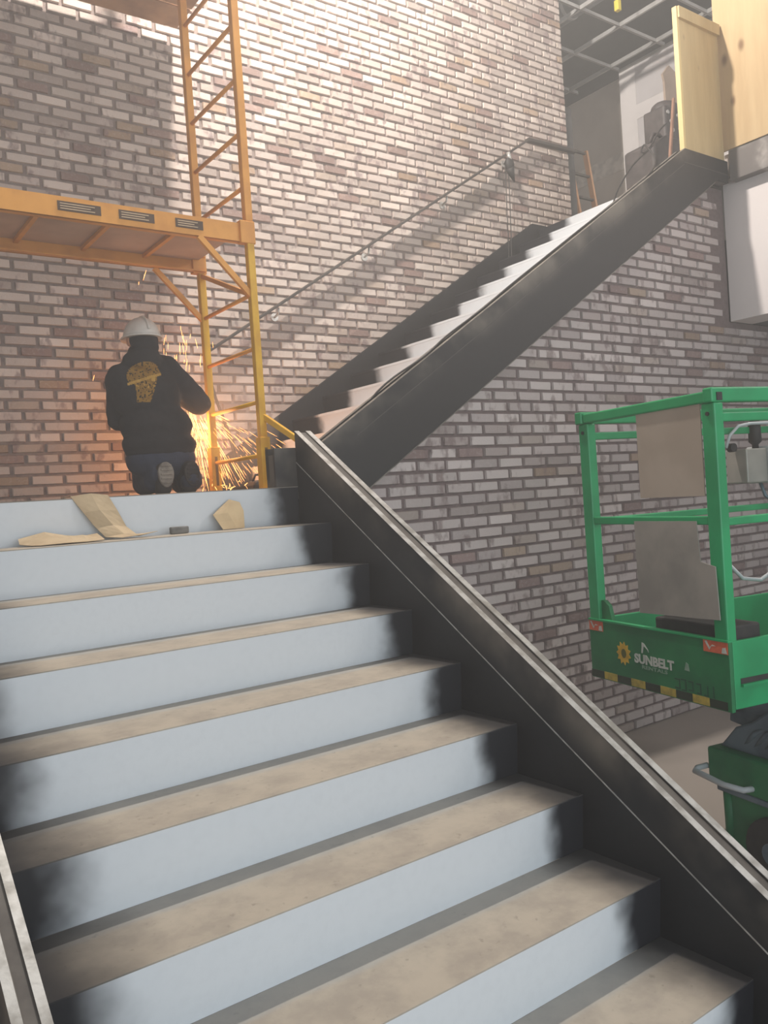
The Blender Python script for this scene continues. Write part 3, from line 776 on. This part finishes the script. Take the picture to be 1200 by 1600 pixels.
G().tube([hc+Vector((0, math.cos(t)*.127, math.sin(t)*.119)) for t in [.25+2.64*i/14 for i in range(15)]], .008, 6).build('crown_ridge', HAT, ho, smooth_=True)
hl = capsules([((-.265, 1.18, .905), (.083, .088, .06)), ((-.265, 1.165, .865), (.080, .07, .05))], .008, 3)
link('dark_head_liner', rebase(hl, pr_), JKT, pr_)
# angle grinder held in both hands
gr_ = thing('angle_grinder', 'angle grinder held by the kneeling worker, throwing sparks', 'grinder', tuple(GR))
G().tube([GR-ga*.06, GR-ga*.05, GR+ga*.19, GR+ga*.20], [.02, .026, .024, .018], 12).build('motor_body', M('grinder_body', (60, 62, 60), (50, 50, 50), 12, .5), gr_, smooth_=True)
hd = GR-ga*.09
G().sphere(hd, .034, 12, 8).build('gear_head', GROOVE, gr_, smooth_=True)
dx = Vector((.25, .2, -.9)).normalized()
G().disc(hd+dx*.04, dx, .058, .004, 24).build('cutting_disc', GROOVE, gr_)
G().tube([hd+dx*.03, hd+dx*.045], .036, 16).build('guard', GROOVE, gr_)
# sparks: thin glowing filaments
SPK = emit('glowing_spark', (255, 172, 96), 6); SPKH = emit('hot_spark', (255, 210, 126), 6)
def streak(g, p, d, l, r):
    p, d = Vector(p), Vector(d).normalized()
    g.tube([p, p+d*l*.6, p+d*l], [r*.5, r, r*.3], 3)
gh, gc = G(), G()
src = Vector((.075, 1.42, .60))
rnd = random.Random(3)
for i in range(210):                                   # dense fan falling to the right of the worker
    a = rnd.gauss(.33, .17); b = rnd.gauss(0, .12)
    d = Vector((math.sin(a), b, -math.cos(a)))
    s = rnd.random()**.8*.56
    p = src+d*s+Vector((rnd.gauss(0, .010), rnd.gauss(0, .02), 0)); p.z -= s*s*.15
    l = rnd.uniform(.04, .20)*(.5+s)
    if p.z-l < .01: continue
    streak(gh if (s < .32 and rnd.random() < .75) else gc, p, d+Vector((0, 0, -.25)), l, rnd.uniform(.0006, .0012))
for i in range(150):                                   # wider spray towards the scaffold
    a = rnd.uniform(.35, 1.25); d = Vector((math.sin(a), rnd.gauss(0, .25), -math.cos(a)))
    s = rnd.uniform(.15, .62); p = src+d*s; p.z -= s*s*.3
    if p.z < .05 or p.y > 1.9: continue
    streak(gc, p, d+Vector((0, 0, -.7*s)), rnd.uniform(.02, .09), rnd.uniform(.0006, .0011))
for i in range(34):                                    # a few thrown upwards
    x = rnd.gauss(.08, .075); z = rnd.uniform(.72, 1.0)
    streak(gc, (x, rnd.uniform(1.35, 1.6), z), (rnd.gauss(.05, .1), 0, 1), rnd.uniform(.02, .075), rnd.uniform(.0008, .0013))
for i in range(26):                                    # bouncing on the landing
    p = (rnd.uniform(.10, .34), rnd.uniform(1.2, 1.5), rnd.uniform(.02, .13))
    streak(gc, p, (rnd.gauss(0, 1), 0, rnd.gauss(.4, 1)), rnd.uniform(.01, .04), .0016)
for (x, y, z, l) in ((-.14, 1.45, 1.33, .07), (-.17, 1.45, 1.30, .02), (.52, 1.3, 1.22, .05), (-.13, 1.0, 1.46, .03), (-.47, 1.5, .72, .035), (.10, 1.5, 1.05, .03)):
    streak(gc, (x, y, z), (rnd.gauss(0, .3), 0, 1), l, .0012)
s1 = gc.build('flying_sparks', SPK); tag(s1, 'scattered orange sparks flying around the grinding worker', 'sparks', kind='stuff')
s2 = gh.build('spark_stream', SPKH); tag(s2, 'dense bright yellow stream of sparks falling from the grinder', 'sparks', kind='stuff')
point('grinding_glow', (.17, 1.42, .42), 21, (1.0, .44, .18), .17)
# dark tool bag under the scaffold
tb = thing('tool_bag', 'small black tool bag on the landing beside the scaffold foot', 'bag', (.42, 1.15, 0))
G().box(.33, .50, 1.08, 1.22, .003, .075).build('bag_body', CORD, tb, .03)
G().tube([(.35, 1.15, .07), (.37, 1.15, .11), (.46, 1.15, .11), (.48, 1.15, .07)], .008, 6).build('strap', CORD, tb, smooth_=True)

# ================================================================== GREEN LIFT
GREEN = M('green_lift_paint', (34, 158, 98), (28, 140, 86), 5, .42, 0, .06)
GREEND = M('worn_green_paint', (28, 120, 70), (22, 102, 62), 6, .5, 0, .08)
PLAC = M('dull_metal_sheet', (170, 164, 156), (148, 144, 138), 5, .45, .2, .06)
PLACB = M('tan_placard_back', (176, 162, 148), (164, 150, 136), 4, .7, 0, .05)
GREY = M('blue_grey_steel', (112, 128, 140), (84, 98, 110), 8, .5, .3, .1)
PALE = M('pale_grey_plastic', (190, 194, 196), (176, 180, 182), 6, .5)
lf = thing('aerial_lift', 'green aerial work lift with railed platform beside the stairs', 'lift', (.79, -1.71, FLOOR), -math.radians(11.97))
LXX, LY = 1.30, .82
Z = lambda z: z-FLOOR
def lb(name, g, mat, par=lf, bev=0, sm=False): return g.build(name, mat, par, bev, sm, local=True)
zt, zb = Z(-.70), Z(-.965)
pan = lb('logo_panel', G().box(0, .018, 0, LY, zb, zt), GREEND, lf, .003)
frp = lb('front_panel', G().box(.019, LXX, 0, .018, zb+.01, zt), GREEN, lf, .003)
lb('slot', G().box(.05, .60, -.002, .004, Z(-.862), Z(-.842)), CORD, frp)
lb('slot_lip', G().box(.05, .60, -.012, .0, Z(-.872), Z(-.862)), GREEN, frp)
lb('rear_panel', G().box(.019, LXX, LY-.018, LY, zb+.01, zt), GREEN, lf, .003)
lb('end_panel', G().box(LXX-.018, LXX, .019, LY-.019, zb+.01, zt), GREEN, lf, .003)
lb('deck', G().box(.019, LXX-.019, .019, LY-.019, zb+.01, zb+.04), GREEND)
lb('panel_rim', G().box(-.004, .022, .0, LY, zt-.002, zt+.006), GREEN, pan)
for (x, y) in ((.0, .0), (.0, LY-.075), (LXX-.05, 0), (LXX-.05, LY-.075)):
    p_ = lb('post', G().box(x+.002, x+.048, y+.004, y+.069, zt-.02, Z(.19)), GREEN, lf, .006)
    lb('post_cap', G().box(x+.012, x+.038, y-.004, y+.006, Z(.196), Z(.226)), CORD, p_)
    lb('bolt', G().disc((x, y+.036, Z(.15)), (1, 0, 0), .008, .008, 8), CORD, p_)
for y in (0, LY-.045): 
    lb('top_rail', G().box(-.012, LXX, y, y+.045, Z(.19), Z(.245)), GREEN, lf, .006)
    lb('second_rail', G().box(.04, LXX-.05, y+.01, y+.035, Z(.118), Z(.152)), GREEN, lf, .004)
    lb('mid_rail', G().box(.04, LXX-.05, y+.008, y+.038, Z(-.27), Z(-.24)), GREEN, lf, .004)
for x in (-.002, LXX-.045):
    lb('top_rail', G().box(x, x+.045, .046, LY-.046, Z(.192), Z(.235)), GREEN, lf, .006)
    lb('mid_rail', G().box(x+.008, x+.038, .07, LY-.07, Z(-.265), Z(-.232)), GREEN, lf, .004)
lb('corner_gusset', G().prism([(LY-.075, zt), (LY-.14, zt), (LY-.12, zt+.07), (LY-.09, zt+.09), (LY-.075, zt+.09)], 0, .02, .04), GREEND)
lb('upper_placard', G().box(.006, .010, .078, .432, Z(-.155), Z(.205)), PLACB, lf)
lb('lower_placard', G().prism([(.465, Z(-.25)), (.116, Z(-.25)), (.106, Z(-.405)), (.034, Z(-.42)), (.026, Z(-.62)), (.463, Z(-.635))], 0, -.008, -.004), PLAC)
lb('kick_box', G().box(.03, .20, .03, .42, zb+.04, zt+.05), CORD, lf, .01)
lb('manual_holder', G().box(.30, .42, LY-.06, LY-.02, Z(-.50), Z(-.27)), M('blue_grey_box', (92, 102, 116)), lf, .008)
# control box on the far rail
cb = lb('control_box', G().box(.93, 1.07, LY-.10, LY+.03, Z(-.13), Z(.04)), PLAC, lf, .006)
lb('white_cover', G().box(1.07, 1.24, LY-.12, LY+.03, Z(-.135), Z(.05)), PALE, cb, .006)
lb('joystick', G().tube([(1.06, LY-.04, Z(.04)), (1.06, LY-.04, Z(.06)), (1.06, LY-.04, Z(.075)), (1.06, LY-.04, Z(.17)), (1.06, LY-.04, Z(.185))], [.016, .016, .032, .03, .018], 12), CORD, cb, 0, True)
lb('guard_hoop', G().tube([(.84, LY-.06, Z(.05)), (.87, LY-.06, Z(.11)), (.93, LY-.06, Z(.155)), (1.0, LY-.07, Z(.165)), (1.12, LY-.08, Z(.165)), (1.16, LY-.09, Z(.14)), (1.17, LY-.10, Z(.0))], .008, 8), PALE, cb, 0, True)
lb('knob', G().disc((.90, LY-.04, Z(.05)), (0, 1, 0), .022, .03, 12), CORD, cb)
lb('control_cable', G().tube([(1.1, LY-.02, Z(-.13)), (1.12, LY-.03, Z(-.2)), (1.16, LY-.05, Z(-.24)), (1.24, LY-.04, Z(-.22))], .009, 7), GREY, lf, 0, True)
lb('cable_loop', G().tube([(.82, LY-.05, Z(-.52)), (.90, LY-.06, Z(-.60)), (1.02, LY-.06, Z(-.62)), (1.14, LY-.06, Z(-.57)), (1.2, LY-.05, Z(-.45))], .010, 7), PALE, lf, 0, True)
# lettering and marks on the logo panel (seen from -x: text runs towards -y)
def on_face(me, y, z, x=-.0012):
    for v in me.vertices:
        a, b, c = v.co; v.co = (x-c, y-a, z+b)
    return me
WHITE_P = M('white_vinyl', (196, 200, 192), (176, 182, 174), 30, .6)
link('lettering', on_face(text_mesh('lettering', 'SUNBELT', .052, .0004, .0022, .235), .523, Z(-.852)), WHITE_P, pan)
link('lettering', on_face(text_mesh('lettering', 'RENTALS', .021, .0004, .0004, .150), .478, Z(-.874)), M('faded_vinyl', (130, 158, 138), (112, 142, 122), 40, .7), pan)
sun = []
for i in range(22):
    t = 2*math.pi*i/22; r = .050 if i % 2 else .036
    sun.append((.592-r*math.cos(t)*.95, Z(-.826)+r*1.05*math.sin(t)))
ss = lb('sun_emblem', G().prism(sun, 0, -.0012, 0), M('sun_yellow', (208, 168, 48), (190, 150, 44), 25, .6), pan)
lb('sun_centre', G().prism([(.590+.016*math.cos(t), Z(-.826)+.020*math.sin(t)) for t in [2*math.pi*i/16 for i in range(16)]], 0, -.002, -.0012), M('sun_dark', (90, 90, 30)), ss)
lb('paint_scrape', G().prism([(.478, Z(-.808)), (.470, Z(-.808)), (.462, Z(-.776)), (.440, Z(-.790)), (.434, Z(-.800)), (.436, Z(-.790)), (.458, Z(-.766)), (.472, Z(-.762))], 0, -.0012, 0), WHITE_P, pan)
lb('paint_scrape', G().prism([(.232, Z(-.84)), (.205, Z(-.842)), (.210, Z(-.815)), (.222, Z(-.808))], 0, -.0012, 0), M('faded_vinyl', (130, 158, 138)), pan)
# faded dark stencilled numerals
for k, y in enumerate((.290, .255, .215, .175, .135, .095)):
    z0 = Z(-.925); sh = ((0, .030, .004, .045), (.002, .028, .0, .048), (0, .026, .006, .046), (.004, .026, .002, .044), (0, .022, .0, .042), (.004, .012, .0, .046))[k]
    g = G().prism([(y-sh[0], z0+sh[2]), (y-sh[1], z0+sh[2]), (y-sh[1], z0+sh[2]+.006), (y-sh[0], z0+sh[2]+.006)], 0, -.001, 0)
    g.prism([(y-sh[1]+.006, z0+sh[2]+.004), (y-sh[1], z0+sh[2]+.004), (y-sh[1], z0+sh[3]), (y-sh[1]+.006, z0+sh[3])], 0, -.001, 0)
    if k < 4: g.prism([(y, z0+sh[3]-.006), (y-sh[1], z0+sh[3]-.006), (y-sh[1], z0+sh[3]), (y, z0+sh[3])], 0, -.001, 0)
    lb('faded_numeral', g, M('faded_black_vinyl', (24, 84, 56)), pan)
for i in range(9):
    y0 = .02+i*.089
    lb('hazard_stripe', G().box(-.0012, 0, y0, y0+.087, Z(-.960), Z(-.928)), M('hazard_black', (36, 52, 34)) if i % 2 == 0 else M('hazard_yellow', (186, 164, 66), (150, 134, 60), 30, .6), pan)
for y0, y1 in ((.004, .124), (.722, .818)):
    s_ = lb('warning_sticker', G().box(-.0016, 0, y0, y1, Z(-.748), Z(-.703)), M('orange_sticker', (214, 104, 70), (196, 90, 60), 30, .6), pan)
    lb('sticker_mark', G().prism([(y1-.008, Z(-.708)), (y1-.03, Z(-.74)), (y1-.04, Z(-.725)), (y1-.062, Z(-.722)), (y1-.045, Z(-.718)), (y1-.032, Z(-.73)), (y1-.018, Z(-.706))], 0, -.0022, -.0016), WHITE_P, s_)
    lb('sticker_mark', G().prism([(y0+.004, Z(-.745)), (y0+.03, Z(-.745)), (y0+.026, Z(-.725)), (y0+.010, Z(-.722))], 0, -.0022, -.0016), WHITE_P, s_)
# chassis, wheels, folded lifting stack
ch = lb('chassis', G().box(.30, 1.22, -.60, .45, .345, .50), GREEND, lf, .012)
lb('skirt', G().box(.33, 1.19, -.55, .385, .055, .345), GREEND, ch, .02)
lb('corner_rib', G().tube([(.335, .37, .07), (.335, .375, .33)], .022, 8), GREEND, ch, 0, True)
lb('bumper_ledge', G().box(.305, 1.2, -.58, .41, .318, .345), GREY, ch, .006)
lb('grab_handle', G().tube([(.31, .46, .41), (.26, .47, .405), (.235, .46, .40), (.235, .30, .385), (.26, .22, .38), (.31, .21, .38)], .013, 8), PALE, ch, 0, True)
for y in (.12, -.42):
    for x in (.318, 1.20):
        w_ = lb('wheel', G().disc((x, y, .142), (1, 0, 0), .140, .05, 28), CORD, lf, .008)
        lb('hub', G().disc((x-.022 if x < .5 else x+.022, y, .142), (1, 0, 0), .045, .03, 14), GREY, w_)
for i, (za, zb_) in enumerate(((.52, .66), (.66, .78))):
    for x in (.42, .52, 1.0, 1.10):
        s_ = 1 if (i+(x in (.42, 1.0))) % 2 else -1
        lb('scissor_arm', G().beam((x, -.45 if s_ > 0 else .40, za+.02), (x, .40 if s_ > 0 else -.45, zb_-.02), .05, .075, (0, 0, 1)), GREY, lf, .006)
lb('lift_cylinder', G().tube([(.75, -.35, .56), (.75, .25, .72)], .045, 14), GREY, lf, 0, True)
for k in range(4):
    lb('hydraulic_hose', G().tube([(.36, .30-.05*k, .52), (.345, .22-.06*k, .60+.01*k), (.37, .10-.06*k, .66), (.36, -.05-.05*k, .60), (.38, -.15-.04*k, .54)], .012, 7), GREY, lf, 0, True)
lb('pivot_pin', G().tube([(.38, -.02, .59), (1.14, -.02, .59)], .022, 10), PALE, lf, 0, True)
lb('pivot_pin', G().tube([(.38, -.02, .72), (1.14, -.02, .72)], .022, 10), PALE, lf, 0, True)
lb('motor_housing', G().prism([(.42, .50), (-.55, .50), (-.55, .70), (.16, .70), (.24, .64), (.33, .60)], 0, .345, .40), GREY, lf, .01)
# ================================================================== HAZE of grinding smoke and dust in the stairwell
hzm = bpy.data.materials.new('grinding_haze'); hzm.use_nodes = True; nt = hzm.node_tree
nt.nodes.remove(nt.nodes['Principled BSDF'])
vs_ = nt.nodes.new('ShaderNodeVolumeScatter'); vs_.inputs['Color'].default_value = (.98, .95, .92, 1)
vs_.inputs['Density'].default_value = HAZE; vs_.inputs['Anisotropy'].default_value = .25
L(nt, vs_.outputs[0], nt.nodes['Material Output'].inputs['Volume'])
hz = G().box(-3.15, 5.9, -2.9, YB-.03, FLOOR+.02, 5.2).build('smoke_haze', hzm)
tag(hz, 'thin smoky haze from the grinding filling the stairwell', 'haze', kind='stuff')

# denser smoke around the grinding point
smm = bpy.data.materials.new('grinding_smoke'); smm.use_nodes = True; nt = smm.node_tree
nt.nodes.remove(nt.nodes['Principled BSDF'])
vs_ = nt.nodes.new('ShaderNodeVolumeScatter'); vs_.inputs['Color'].default_value = (.98, .95, .92, 1)
vs_.inputs['Density'].default_value = .42; vs_.inputs['Anisotropy'].default_value = .1
L(nt, vs_.outputs[0], nt.nodes['Material Output'].inputs['Volume'])
sm = G().sphere((.20, 1.38, .42), 1, 24, 16, (.42, .48, .41)).build('grinding_smoke', smm, None, 0, True)
tag(sm, 'orange lit smoke cloud around the grinding sparks', 'smoke', kind='stuff')
